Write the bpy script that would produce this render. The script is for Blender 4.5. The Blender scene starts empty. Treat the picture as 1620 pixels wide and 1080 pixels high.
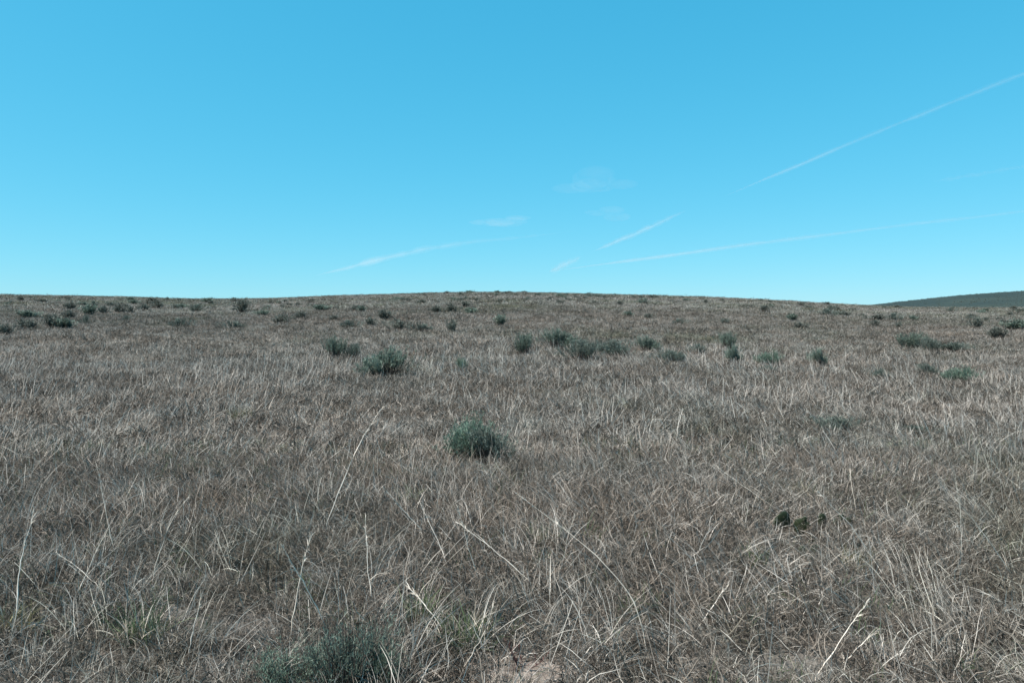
import bpy, math
import numpy as np

SC = bpy.context.scene
COL = SC.collection
RNG = np.random.default_rng(11)
W0, H0, F, EYE = 1620.0, 1080.0, 1178.0, 505.0     # photo size, focal length in px, eye-level row
CAM_Z = 1.6

# ------------------------------------------------------------------ helpers
def tag(o, label=None, cat=None, group=None, kind=None):
    if label: o['label'] = label
    if cat: o['category'] = cat
    if group: o['group'] = group
    if kind: o['kind'] = kind
    return o

def link(o, parent=None):
    COL.objects.link(o)
    if parent is not None:
        o.parent = parent
    return o

def empty(name, loc, rz=0.0):
    o = bpy.data.objects.new(name, None)
    o.empty_display_size = 0.05
    o.location = loc
    o.rotation_euler = (0, 0, rz)
    return link(o)

def np_mesh(name, verts, quads, mat, shade=None, smooth=True):
    """mesh from numpy arrays: verts (n,3), quads (m,4)"""
    me = bpy.data.meshes.new(name)
    verts = np.asarray(verts, np.float32); quads = np.asarray(quads, np.int32)
    me.vertices.add(len(verts)); me.vertices.foreach_set('co', verts.ravel())
    me.loops.add(quads.size); me.loops.foreach_set('vertex_index', quads.ravel())
    me.polygons.add(len(quads))
    me.polygons.foreach_set('loop_start', np.arange(0, quads.size, 4, dtype=np.int32))
    me.polygons.foreach_set('loop_total', np.full(len(quads), 4, np.int32))
    if shade is not None:
        a = me.attributes.new('shade', 'FLOAT', 'POINT')
        a.data.foreach_set('value', np.asarray(shade, np.float32))
    me.update(calc_edges=True)
    if smooth:
        me.polygons.foreach_set('use_smooth', np.ones(len(quads), bool))
    if mat: me.materials.append(mat)
    return me

def hash2(ix, iy, seed):
    n = (ix.astype(np.int64) * 374761393 + iy.astype(np.int64) * 668265263 + seed * 1442695041) & 0xFFFFFFFF
    n = ((n ^ (n >> 13)) * 1274126177) & 0xFFFFFFFF
    return ((n ^ (n >> 16)) & 0xFFFF) / 65535.0

def noise2(x, y, scale, seed):
    """smooth value noise 0..1"""
    x = np.asarray(x, float) / scale; y = np.asarray(y, float) / scale
    ix = np.floor(x); iy = np.floor(y); fx = x - ix; fy = y - iy
    fx = fx * fx * (3 - 2 * fx); fy = fy * fy * (3 - 2 * fy)
    a = hash2(ix, iy, seed); b = hash2(ix + 1, iy, seed); c = hash2(ix, iy + 1, seed); d = hash2(ix + 1, iy + 1, seed)
    return (a * (1 - fx) + b * fx) * (1 - fy) + (c * (1 - fx) + d * fx) * fy

def fbm(x, y, scale, seed):
    return 0.55 * noise2(x, y, scale, seed) + 0.3 * noise2(x, y, scale * .47, seed + 7) + 0.15 * noise2(x, y, scale * .21, seed + 13)

# ------------------------------------------------------------------ terrain
SY = np.array([-1e4, 0, 6, 12, 20, 35, 60, 90, 115, 140, 180, 250, 400, 900, 1200, 1e5])
SS = np.array([0, 0, .01, .05, .06, .068, .06, .047, .037, .02, -.03, -.07, -.05, 0.0, 0, 0])
TY = np.concatenate([np.arange(0, 300, .5), np.arange(300, 1500, 5.), [6000., 1e5]])
_s = np.interp(TY, SY, SS)
TR = np.concatenate([[0], np.cumsum((_s[1:] + _s[:-1]) / 2 * np.diff(TY))])
CREST = [(-900, 452), (-300, 458), (0, 468), (200, 473), (330, 477), (440, 474), (560, 469), (740, 463), (840, 463), (1000, 468.5), (1200, 475.5),
         (1380, 485.5), (1500, 488), (1620, 488), (2000, 484), (2600, 474)]
CU = np.linspace(-900, 2600, 141)
CYv = np.interp(CU, [c[0] for c in CREST], [c[1] for c in CREST])
CYv = np.convolve(np.pad(CYv, 2, mode='edge'), np.ones(5) / 5, 'valid')
CA = []
_m = (TY > 5) & (TY < 400)
for cy in CYv:                                  # how tall the rise must be for its crest to stand at that row
    lo, hi = .2, 2.5
    for _ in range(40):
        mid = (lo + hi) / 2
        top = EYE - F * np.max((TR[_m] * mid - CAM_Z) / TY[_m])
        if top > cy: lo = mid
        else: hi = mid
    CA.append((lo + hi) / 2)
CA = np.array(CA)

def ground(x, y):
    x = np.asarray(x, float); y = np.asarray(y, float)
    u = 810 + F * x / np.maximum(y, 10.0)
    a = np.interp(u, CU, CA)
    z = np.interp(y, TY, TR) * a
    g = np.clip(y / 60, 0, 1)
    z = z + .10 * (fbm(x, y, 1.3, 3) - .5) + .16 * (noise2(x, y, 6., 5) - .5) * np.clip(y / 6, .2, 1) + .35 * g * (noise2(x, y, 26., 9) - .5)
    return z

def gz(x, y): return float(ground(np.array([x]), np.array([y]))[0])

def spot(px, py, ymax=160.0):
    """the place on the ground seen at a pixel of the photograph"""
    t = (px - 810) / F; s = (EYE - py) / F
    ys = np.concatenate([np.arange(1.5, 20, .02), np.arange(20, ymax, .1)])
    d = ground(ys * t, ys) - (CAM_Z + ys * s)
    k = np.where(d >= 0)[0]
    y = ys[k[0]] if len(k) else ys[np.argmax(d)]
    return (float(y * t), float(y), gz(y * t, y))

# ------------------------------------------------------------------ materials
def mat(name):
    m = bpy.data.materials.new(name); m.use_nodes = True
    nt = m.node_tree; nt.nodes.clear()
    out = nt.nodes.new('ShaderNodeOutputMaterial')
    return m, nt, out

def N(nt, t, **kw):
    n = nt.nodes.new(t)
    for k, v in kw.items(): setattr(n, k, v)
    return n

def ramp(nt, stops):
    r = N(nt, 'ShaderNodeValToRGB')
    el = r.color_ramp.elements
    while len(el) < len(stops): el.new(.5)
    for e, (p, c) in zip(el, stops):
        e.position = p; e.color = (*c, 1)
    return r

def leaf_material(name, stops, tint=None, transl=.3, rough=.55, spec=.3):
    """blades and leaves: colour by a per-blade value, tinted per clump, some light let through"""
    m, nt, out = mat(name)
    L = nt.links.new
    at = N(nt, 'ShaderNodeAttribute', attribute_name='shade')
    r = ramp(nt, stops); L(at.outputs['Fac'], r.inputs['Fac'])
    col = r.outputs['Color']
    if tint:
        ti = N(nt, 'ShaderNodeAttribute', attribute_name='tint', attribute_type='INSTANCER')
        tr = ramp(nt, tint); L(ti.outputs['Fac'], tr.inputs['Fac'])
        mx = N(nt, 'ShaderNodeMix', data_type='RGBA', blend_type='MULTIPLY'); mx.inputs['Factor'].default_value = 1
        L(col, mx.inputs['A']); L(tr.outputs['Color'], mx.inputs['B']); col = mx.outputs['Result']
    b = N(nt, 'ShaderNodeBsdfPrincipled'); b.inputs['Roughness'].default_value = rough
    b.inputs['Specular IOR Level'].default_value = spec
    t = N(nt, 'ShaderNodeBsdfTranslucent')
    ms = N(nt, 'ShaderNodeMixShader'); ms.inputs['Fac'].default_value = transl
    L(col, b.inputs['Base Color']); L(col, t.inputs['Color'])
    L(b.outputs[0], ms.inputs[1]); L(t.outputs[0], ms.inputs[2]); L(ms.outputs[0], out.inputs['Surface'])
    return m

def noise_material(name, c1, c2, scale, rough=.9, c3=None, scale2=None, bump=0.0):
    m, nt, out = mat(name); L = nt.links.new
    tc = N(nt, 'ShaderNodeTexCoord')
    n1 = N(nt, 'ShaderNodeTexNoise'); n1.inputs['Scale'].default_value = scale; n1.inputs['Detail'].default_value = 8
    n1.inputs['Roughness'].default_value = .7
    L(tc.outputs['Object'], n1.inputs['Vector'])
    r = ramp(nt, [(.3, c1), (.7, c2)]); L(n1.outputs['Fac'], r.inputs['Fac'])
    col = r.outputs['Color']
    if c3:
        n2 = N(nt, 'ShaderNodeTexNoise'); n2.inputs['Scale'].default_value = scale2; n2.inputs['Detail'].default_value = 5
        L(tc.outputs['Object'], n2.inputs['Vector'])
        r2 = ramp(nt, [(.45, (0, 0, 0)), (.62, (1, 1, 1))]); L(n2.outputs['Fac'], r2.inputs['Fac'])
        mx = N(nt, 'ShaderNodeMix', data_type='RGBA'); L(r2.outputs['Color'], mx.inputs['Factor'])
        L(col, mx.inputs['A']); mx.inputs['B'].default_value = (*c3, 1); col = mx.outputs['Result']
    b = N(nt, 'ShaderNodeBsdfPrincipled'); b.inputs['Roughness'].default_value = rough
    b.inputs['Specular IOR Level'].default_value = .2
    L(col, b.inputs['Base Color'])
    if bump:
        bp = N(nt, 'ShaderNodeBump'); bp.inputs['Strength'].default_value = bump; bp.inputs['Distance'].default_value = .02
        L(n1.outputs['Fac'], bp.inputs['Height']); L(bp.outputs[0], b.inputs['Normal'])
    L(b.outputs[0], out.inputs['Surface'])
    return m

TINT = [(0.0, (.62, .67, .54)), (.16, (.72, .75, .68)), (.42, (.88, .89, .88)), (.7, (1.0, .97, .95)), (.92, (1.0, .945, .905)), (1.0, (.98, .90, .84))]
M_GRASS = leaf_material('dry_grass', [(0, (.034, .029, .025)), (.3, (.095, .083, .071)), (.55, (.255, .232, .207)), (.78, (.51, .47, .425)), (1, (.80, .75, .69))], TINT, .3, .6, .12)
M_MAT = leaf_material('grass_litter', [(0, (.032, .027, .023)), (.6, (.10, .086, .073)), (1, (.25, .22, .19))], TINT, .15, .8, .1)
M_GREEN = leaf_material('green_grass', [(0, (.035, .055, .026)), (.6, (.075, .115, .05)), (1, (.16, .20, .10))], None, .3)
M_OLIVE = leaf_material('olive_grass', [(0, (.06, .058, .03)), (.6, (.14, .13, .065)), (1, (.26, .24, .13))], None, .3)
M_STRAW = leaf_material('straw', [(0, (.40, .345, .285)), (.6, (.66, .585, .50)), (1, (.84, .765, .68))], None, .1, .5, .3)
M_SAGE = leaf_material('sage_leaf', [(0, (.05, .07, .057)), (.5, (.118, .160, .128)), (.85, (.22, .285, .23)), (1, (.36, .43, .36))], None, .26, .6, .25)
M_SAGE_GREEN = leaf_material('sage_leaf_green', [(0, (.055, .084, .062)), (.5, (.135, .198, .15)), (.85, (.235, .33, .25)), (1, (.34, .44, .355))], None, .26, .6, .25)
M_SAGE_DULL = leaf_material('sage_leaf_dull', [(0, (.055, .07, .06)), (.5, (.105, .132, .112)), (.85, (.18, .225, .19)), (1, (.33, .39, .34))], None, .26, .6, .25)
M_SAGE_DARK = leaf_material('sage_leaf_dark', [(0, (.05, .055, .047)), (.5, (.11, .122, .104)), (.85, (.18, .20, .17)), (1, (.25, .275, .24))], None, .2, .6, .2)
M_TWIG = noise_material('twig_bark', (.035, .029, .025), (.10, .085, .075), 40)
M_REDTWIG = noise_material('red_twig', (.05, .022, .02), (.11, .05, .045), 40)
M_PAD = noise_material('cactus_skin', (.011, .016, .008), (.03, .038, .019), 60, .45)
M_SPINE = noise_material('spine', (.3, .27, .22), (.45, .41, .35), 30)
M_GROUND = noise_material('ground_soil', (.07, .061, .053), (.165, .148, .132), 3.0, .95, (.10, .105, .088), .12, .6)
M_SOIL = noise_material('bare_soil', (.15, .12, .10), (.31, .26, .225), 22, .95, (.10, .08, .066), 16., .9)

# ------------------------------------------------------------------ ground sheet
rows = np.concatenate([[-400, -120, -40, -15, -6], np.arange(-3, 12, .22), np.arange(12, 40, .6), np.arange(40, 200, 2.2), np.geomspace(200, 6000, 40)])
ts = np.linspace(-1, 1, 161); ts = np.sign(ts) * (.75 * np.abs(ts) + .25 * np.abs(ts) ** 3)
X = ts[None, :] * (1.25 * np.abs(rows)[:, None] + 14); Y = np.repeat(rows[:, None], len(ts), 1)
Z = ground(X, Y)
V = np.stack([X, Y, Z], -1).reshape(-1, 3)
n = len(ts); r_, c_ = np.meshgrid(np.arange(len(rows) - 1), np.arange(n - 1), indexing='ij')
i0 = (r_ * n + c_).ravel()
Q = np.stack([i0, i0 + 1, i0 + n + 1, i0 + n], -1)
g = bpy.data.objects.new('ground', np_mesh('ground', V, Q, M_GROUND)); link(g); tag(g, kind='structure')

# far hill at the right: a long low ridge some 600 m off
def hill_z(x, y):
    ridge = np.interp(810 + F * x / 650.0, [1100, 1280, 1360, 1400, 1470, 1550, 1620, 1750, 2000, 2500, 3200],
                      [-9, 4.0, 11.5, 14.2, 18.9, 23.5, 26.3, 31, 38, 45, 40])
    k = np.clip(1 - np.abs(y - 650) / np.where(y < 650, 420., 600.), 0, 1)
    k = k * k * (3 - 2 * k)
    return -16 + (ridge + 16) * k + 1.2 * (fbm(x, y, 60, 21) - .5) * k
hx = np.linspace(100, 1500, 180); hy = np.linspace(200, 1250, 90)
HX, HY = np.meshgrid(hx, hy)
V = np.stack([HX, HY, hill_z(HX, HY)], -1).reshape(-1, 3)
n = len(hx); r_, c_ = np.meshgrid(np.arange(len(hy) - 1), np.arange(n - 1), indexing='ij'); i0 = (r_ * n + c_).ravel()
M_HILL = noise_material('hill_scrub', (.018, .029, .026), (.029, .041, .036), .16, .95, (.017, .028, .027), .02)
hill = bpy.data.objects.new('hill', np_mesh('hill', V, np.stack([i0, i0 + 1, i0 + n + 1, i0 + n], -1), M_HILL)); link(hill); tag(hill, kind='structure')

# ------------------------------------------------------------------ blades
def blades(rng, base, az, tilt, length, bend, width, segs, wob=.25, shade=None, tipw=.15, flat=None, kink=0.0):
    """ribbons that start at base, lean by tilt towards az and curl by bend over their length"""
    n = len(base)
    P = np.empty((n, segs + 1, 3)); P[:, 0] = base
    th = tilt.copy(); a = az.copy(); dl = length / segs
    S = np.empty((n, segs + 1, 3))
    rx = rng.uniform(0, math.pi, n) if flat is None else flat
    for k in range(segs + 1):
        d = np.stack([np.sin(th) * np.cos(a), np.sin(th) * np.sin(a), np.cos(th)], -1)
        e1 = np.stack([-np.sin(a), np.cos(a), 0 * a], -1)
        e2 = np.cross(d, e1)
        tw = rx + .5 * k / segs
        S[:, k] = e1 * np.cos(tw)[:, None] + e2 * np.sin(tw)[:, None]
        if k < segs:
            P[:, k + 1] = P[:, k] + d * dl[:, None]
            th = th + bend / segs * (0.4 + 1.2 * k / segs) + rng.normal(0, wob / segs, n)
            if kink: th = th + (rng.random(n) < kink / segs) * rng.uniform(.5, 1.5, n)
            a = a + rng.normal(0, wob * 1.6 / segs, n)
    wprof = np.interp(np.linspace(0, 1, segs + 1), [0, .15, .6, 1], [.7, 1, .8, tipw])
    hw = width[:, None] * wprof[None, :] * .5
    A = P - S * hw[..., None]; B = P + S * hw[..., None]
    V = np.stack([A, B], 2).reshape(-1, 3)
    i0 = (np.arange(n)[:, None] * (segs + 1) + np.arange(segs)[None]).ravel() * 2
    Q = np.stack([i0, i0 + 1, i0 + 3, i0 + 2], -1)
    if shade is None: shade = rng.random(n)
    sh = np.repeat(shade, (segs + 1) * 2)
    return V, Q, sh

def merge(parts):
    V, Q, S = [], [], []; off = 0
    for v, q, s in parts:
        V.append(v); Q.append(q + off); S.append(s); off += len(v)
    return np.concatenate(V), np.concatenate(Q), np.concatenate(S)

def disc(rng, n, r):
    a = rng.uniform(0, 2 * math.pi, n); q = r * np.sqrt(rng.random(n))
    return np.stack([q * np.cos(a), q * np.sin(a), np.full(n, -.01)], -1)

def proto(name, V, Q, S, m):
    return bpy.data.objects.new(name, np_mesh(name, V, Q, m, S))      # kept out of the scene: only a source of geometry for the grass

def curl_tuft(rng, n, r, lmin, lmax, w, segs, lean, ab=(2.2, 2.1)):
    az = rng.uniform(0, 2 * math.pi, n)
    tilt = np.abs(rng.normal(.55, .42, n))
    base = disc(rng, n, r)
    base[:, 0] -= lean * .06
    V1 = blades(rng, base, az * .75, tilt + lean * .3, rng.uniform(lmin, lmax, n), rng.uniform(.1, 1.7, n), w * rng.uniform(.5, 1.3, n), segs,
                1.0, np.clip(rng.beta(*ab, n), 0, 1), kink=.6)
    return V1

def straw_tuft(rng, n, r, lmin, lmax, w, segs, lean):
    az = rng.normal(0, 1.0, n)
    V1 = blades(rng, disc(rng, n, r), az, np.clip(rng.normal(.35 + lean, .4, n), 0, 1.4), rng.uniform(lmin, lmax, n), rng.uniform(-.1, .45, n),
                w * rng.uniform(.5, 1.2, n), segs, .22, np.clip(rng.beta(4.0, 1.5, n), 0, 1), tipw=.5, kink=.22)
    return V1

def lodged_tuft(rng, n, r, lmin, lmax, w, segs):
    """a bundle of long fine blades combed over in one direction"""
    b = disc(rng, n, r); b[:, 2] = rng.uniform(0, .05, n)
    return blades(rng, b, rng.normal(0, .5, n), np.clip(rng.normal(.75, .3, n), .1, 1.3), rng.uniform(lmin, lmax, n), rng.uniform(.3, 1.3, n),
                  w * rng.uniform(.6, 1.3, n), segs, .35, np.clip(rng.beta(2.6, 2.0, n), 0, 1), tipw=.2)

def litter_tuft(rng, n, r, lmin, lmax, w, segs):
    az = rng.uniform(0, 2 * math.pi, n)
    b = disc(rng, n, r); b[:, 2] = rng.uniform(0, .03, n)
    return blades(rng, b, az, rng.uniform(.7, 1.5, n), rng.uniform(lmin, lmax, n), rng.uniform(-.2, .9, n), w * rng.uniform(.6, 1.3, n), segs, 1.2)

PROTOS = []                                     # (object, class)
def add_protos(cls, k, fn, m, *a):
    for i in range(k):
        PROTOS.append((proto('grass_clump', *fn(RNG, *a), m), cls))
# near / middle / far / farthest
add_protos('curlA', 5, curl_tuft, M_GRASS, 76, .11, .06, .18, .0028, 6, .0, (.95, 1.1))
add_protos('curlA', 4, curl_tuft, M_GRASS, 62, .11, .08, .24, .0028, 6, .5, (.95, 1.1))
add_protos('strawA', 4, straw_tuft, M_GRASS, 8, .10, .12, .38, .0028, 7, .25)
add_protos('lodA', 5, lodged_tuft, M_GRASS, 34, .12, .14, .36, .0028, 8)
add_protos('lodB', 4, lodged_tuft, M_GRASS, 30, .16, .14, .34, .0048, 6)
add_protos('litA', 3, litter_tuft, M_MAT, 70, .16, .06, .2, .004, 4)
add_protos('curlB', 4, curl_tuft, M_GRASS, 76, .16, .07, .18, .0040, 5, .1, (1.3, 1.35))
add_protos('curlB', 3, curl_tuft, M_GRASS, 68, .16, .08, .23, .0040, 5, .5, (1.3, 1.35))
add_protos('strawB', 4, straw_tuft, M_GRASS, 8, .16, .12, .34, .0044, 6, .25)
add_protos('litB', 3, litter_tuft, M_MAT, 60, .25, .08, .22, .008, 3)
add_protos('curlC', 5, curl_tuft, M_GRASS, 130, .34, .06, .18, .0066, 4, .2)
add_protos('strawC', 3, straw_tuft, M_GRASS, 9, .30, .12, .28, .0065, 5, .3)
add_protos('litC', 3, litter_tuft, M_MAT, 70, .42, .08, .24, .014, 3)
add_protos('litD', 3, litter_tuft, M_MAT, 70, .75, .08, .18, .028, 3)
add_protos('greenA', 4, curl_tuft, M_GREEN, 34, .09, .07, .19, .0032, 5, .1)
add_protos('curlD', 5, curl_tuft, M_GRASS, 150, .66, .06, .16, .013, 3, .1)

G_SAGE = 'sagebrush shrubs scattered over the grassy slope'
# (centre px, base py, width px, top py, lod, variant, label)
SHRUBS = [
    (456, 1100, 96, 1030, 'hero', 0, 'soft green low sagebrush clump at the bottom edge, left of the bluish one'),
    (548, 1100, 112, 996, 'hero', 1, 'bluish dark sagebrush clump at the bottom edge between two greener clumps'),
    (606, 1100, 52, 1026, 'hero', 2, 'narrow green sagebrush clump at the bottom edge beside the bare soil'),
    (733, 726, 74, 668, 'mid', 1, 'tall bright green half of the pair of sagebrush in the middle foreground'),
    (778, 731, 62, 682, 'mid', 3, 'low pale grey-green sagebrush leaning off the brighter one in the middle foreground'),
    (613, 600, 64, 557, 'mid', 0, 'rounded dark green sagebrush standing alone above the long leaning straw stalk'),
    (532, 570, 27, 537, 'mid', 2, 'narrow dark upright sagebrush beside a paler grey one'),
    (557, 570, 25, 546, 'mid', 3, 'pale grey sagebrush touching the narrow dark upright one'),
    (728, 587, 17, 567, 'mid', 1, 'single very small green sagebrush right of the rounded dark one'),
    (830, 563, 30, 532, 'mid', 2, 'spiky open sagebrush at the left end of the mid-slope row'),
    (884, 555, 44, 525, 'mid', 0, 'dark dense sagebrush set back behind the mid-slope row'),
    (922, 573, 46, 541, 'mid', 3, 'broad pale sagebrush in front of the mid-slope row'),
    (974, 565, 60, 540, 'mid', 4, 'wide low grey-green sagebrush in the middle of the mid-slope row'),
    (1024, 560, 30, 535, 'mid', 0, 'compact dark sagebrush at the right end of the mid-slope row'),
    (1063, 577, 42, 556, 'mid', 3, 'faint low grey sagebrush half sunk in grass beyond the end of the row'),
    (1103, 563, 28, 546, 'mid', 4, 'small dark scruffy sagebrush between the mid-slope row and the stacked pair'),
    (1152, 556, 26, 529, 'mid', 2, 'upper paler sagebrush of the stacked pair on the right of the slope'),
    (1161, 578, 26, 550, 'mid', 0, 'lower darker sagebrush of the stacked pair on the right of the slope'),
    (1220, 579, 36, 558, 'mid', 1, 'wide green sagebrush with a small pale low one in front'),
    (1211, 592, 28, 579, 'mid', 4, 'flat pale low sagebrush in front of a wide green one'),
    (1295, 581, 30, 555, 'mid', 0, 'dark sagebrush alone on the open grass right of the wide green one'),
    (1440, 554, 32, 530, 'mid', 2, 'tall dark straggly sagebrush left of a wide dense one on the right slope'),
    (1473, 558, 24, 537, 'mid', 3, 'thin dark sagebrush squeezed between the straggly one and the wide dense one'),
    (1506, 559, 38, 543, 'mid', 3, 'wide dense sagebrush on the right slope beside two straggly ones'),
    (1470, 596, 26, 577, 'mid', 3, 'grey faded sagebrush just left of the bright green low one'),
    (1526, 609, 48, 583, 'mid', 1, 'bright green low sagebrush near the right side, nearest on its slope'),
    (1395, 600, 26, 585, 'mid', 4, 'small dim sagebrush out in open grass between two larger ones on the right'),
    (1328, 684, 56, 661, 'mid', 4, 'ghostly pale low sagebrush sunk in tall grass on the near right'),
    (1450, 690, 36, 672, 'mid', 3, 'dull faint small sagebrush sunk in near grass right of the ghostly pale one'),
    (1578, 536, 26, 522, 'far', 0, 'flat dark sagebrush under the far hill, nearest of those there'),
    (1610, 524, 26, 510, 'far', 3, 'dark sagebrush cut by the right edge of the picture'),
    (1545, 521, 20, 506, 'far', 2, 'upright grey sagebrush between the flat dark one and the far hill'),
    (1384, 507, 34, 500, 'far', 4, 'left part of the long flat dark sagebrush streak on the right slope'),
    (1415, 508, 22, 498, 'far', 1, 'right part of the long flat dark sagebrush streak on the right slope'),
    (1385, 518, 13, 509, 'far', 0, 'small dark sagebrush directly below the long flat streak'),
    (1422, 520, 12, 512, 'far', 2, 'small greyish sagebrush below the right end of the long flat streak'),
    (1445, 508, 9, 501, 'far', 3, 'tiny round sagebrush just right of the long flat streak'),
    (1310, 500, 28, 491, 'far', 1, 'wide dark sagebrush patch high on the slope left of the long flat streak'),
    (1332, 501, 18, 494, 'far', 0, 'small sagebrush joined to the right of the wide dark patch high up'),
    (1255, 508, 15, 499, 'far', 3, 'upper of two small dark sagebrush one above the other on the right slope'),
    (1266, 522, 18, 513, 'far', 0, 'lower of two small dark sagebrush one above the other on the right slope'),
    (1146, 514, 18, 506, 'far', 2, 'small grey sagebrush alone above the stacked pair'),
    (1208, 493, 16, 485, 'far', 4, 'small flat sagebrush high on the slope above the lone grey one'),
    (715, 527, 20, 511, 'far', 2, 'small upright sagebrush on the middle slope above the very small green one'),
    (790, 516, 17, 502, 'far', 3, 'small spiky sagebrush on the middle slope above the spiky open one'),
    (668, 526, 28, 515, 'far', 1, 'faint wide sagebrush left of a small upright one on the middle slope'),
    (634, 524, 30, 510, 'far', 4, 'pale broad sagebrush on the middle slope behind the rounded dark one'),
    (607, 508, 19, 494, 'far', 0, 'dark round sagebrush above the pale broad one on the middle slope'),
    (586, 517, 18, 505, 'far', 2, 'low dark sagebrush lower left of the dark round one'),
    (553, 520, 26, 509, 'far', 1, 'faint grey sagebrush above the narrow dark upright one'),
    (714, 496, 14, 484, 'far', 0, 'dark pointed sagebrush upper left of a matching one on the middle slope'),
    (743, 498, 16, 489, 'far', 3, 'dark low sagebrush right below the pointed one on the middle slope'),
    (736, 487, 12, 479, 'far', 0, 'tiny dark sagebrush just above the pointed pair on the middle slope'),
    (690, 496, 20, 487, 'far', 4, 'grey flat sagebrush left of the pointed pair'),
    (573, 495, 12, 486, 'far', 3, 'small dark sagebrush on the upper slope, right one of two touching'),
    (562, 493, 11, 485, 'far', 2, 'small pale sagebrush on the upper slope, left one of two touching'),
    (83, 521, 26, 503, 'far', 0, 'dark upright sagebrush in the wide dark band low on the left slope'),
    (105, 522, 24, 508, 'far', 3, 'dark flat sagebrush at the right end of the dark band low on the left'),
    (48, 522, 30, 510, 'far', 4, 'pale wide sagebrush at the left end of the dark band low on the left'),
    (8, 531, 22, 517, 'far', 2, 'dark sagebrush cut by the left edge of the picture'),
    (136, 514, 20, 503, 'far', 1, 'greyish sagebrush trailing right of the dark band low on the left'),
    (44, 504, 24, 494, 'far', 3, 'broken dark sagebrush above the pale wide one on the left'),
    (108, 505, 18, 494, 'far', 0, 'lower dark sagebrush of two stacked on the left slope'),
    (110, 491, 18, 481, 'far', 2, 'upper dark sagebrush of two stacked on the left slope'),
    (140, 500, 20, 486, 'far', 3, 'bushy dark sagebrush right of the stacked two on the left slope'),
    (164, 498, 16, 487, 'far', 2, 'leaning thin sagebrush between the bushy dark one and a flat dark pair'),
    (189, 496, 16, 485, 'far', 0, 'left one of a flat dark pair of sagebrush on the left slope'),
    (207, 497, 18, 487, 'far', 4, 'right one of a flat dark pair of sagebrush on the left slope'),
    (228, 491, 13, 483, 'far', 1, 'small faint sagebrush right of the flat dark pair'),
    (200, 510, 12, 501, 'far', 1, 'small grey sagebrush below the flat dark pair'),
    (285, 519, 28, 507, 'far', 1, 'wide brownish sagebrush alone on bare looking grass left of centre'),
    (380, 495, 24, 479, 'far', 4, 'tall pale grey sagebrush on the upper slope left of centre'),
    (415, 501, 16, 493, 'far', 3, 'small flat sagebrush right below the tall pale grey one'),
    (445, 513, 26, 501, 'far', 2, 'grey sagebrush left of a small rounded one, above the open grass'),
    (477, 507, 15, 496, 'far', 0, 'small rounded sagebrush right of the grey one, above the open grass'),
    (507, 492, 20, 484, 'far', 3, 'dark flat sagebrush on the upper slope between two small pairs'),
    (529, 509, 12, 501, 'far', 0, 'small dark sagebrush between the rounded one and the faint grey one'),
    (370, 522, 32, 511, 'far', 1, 'faint low greyish sagebrush patch in grass left of centre'),
    (312, 493, 26, 484, 'far', 1, 'faint wide sagebrush high on the slope left of the tall pale grey one'),
    (1025, 506, 12, 498, 'far', 2, 'small dark sagebrush alone above the end of the mid-slope row'),
    (1075, 514, 18, 506, 'far', 1, 'small faint sagebrush above the faint low grey one'),
    (995, 503, 14, 495, 'far', 3, 'tiny grey sagebrush on open slope right of the crest patch'),
]
CLEAR = []                                      # little grass grows under a shrub
for q in SHRUBS:
    x, y, z = spot(q[0], q[1])
    CLEAR.append((x, y, (.30 if q[4] != 'hero' else .2) * q[2] / F * y))
for px, py, q in ((1252, 858, .16), (1252, 882, .14), (1303, 850, .08), (1303, 868, .07), (1331, 846, .09), (1331, 862, .07), (1209, 810, .08), (1278, 884, .06), (1252, 906, .13), (1303, 890, .09), (1331, 880, .08), (1209, 826, .08), (1209, 840, .08), (1278, 905, .07), (826, 1066, .1)):
    x, y, z = spot(px, py); CLEAR.append((x, y, q))

PTS = dict(co=[], rot=[], scl=[], tint=[], var=[])
BARE = spot(815, 1062)
def near_bare(x, y):
    return ((x - BARE[0]) / .20) ** 2 + ((y - BARE[1]) / .13) ** 2

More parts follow.
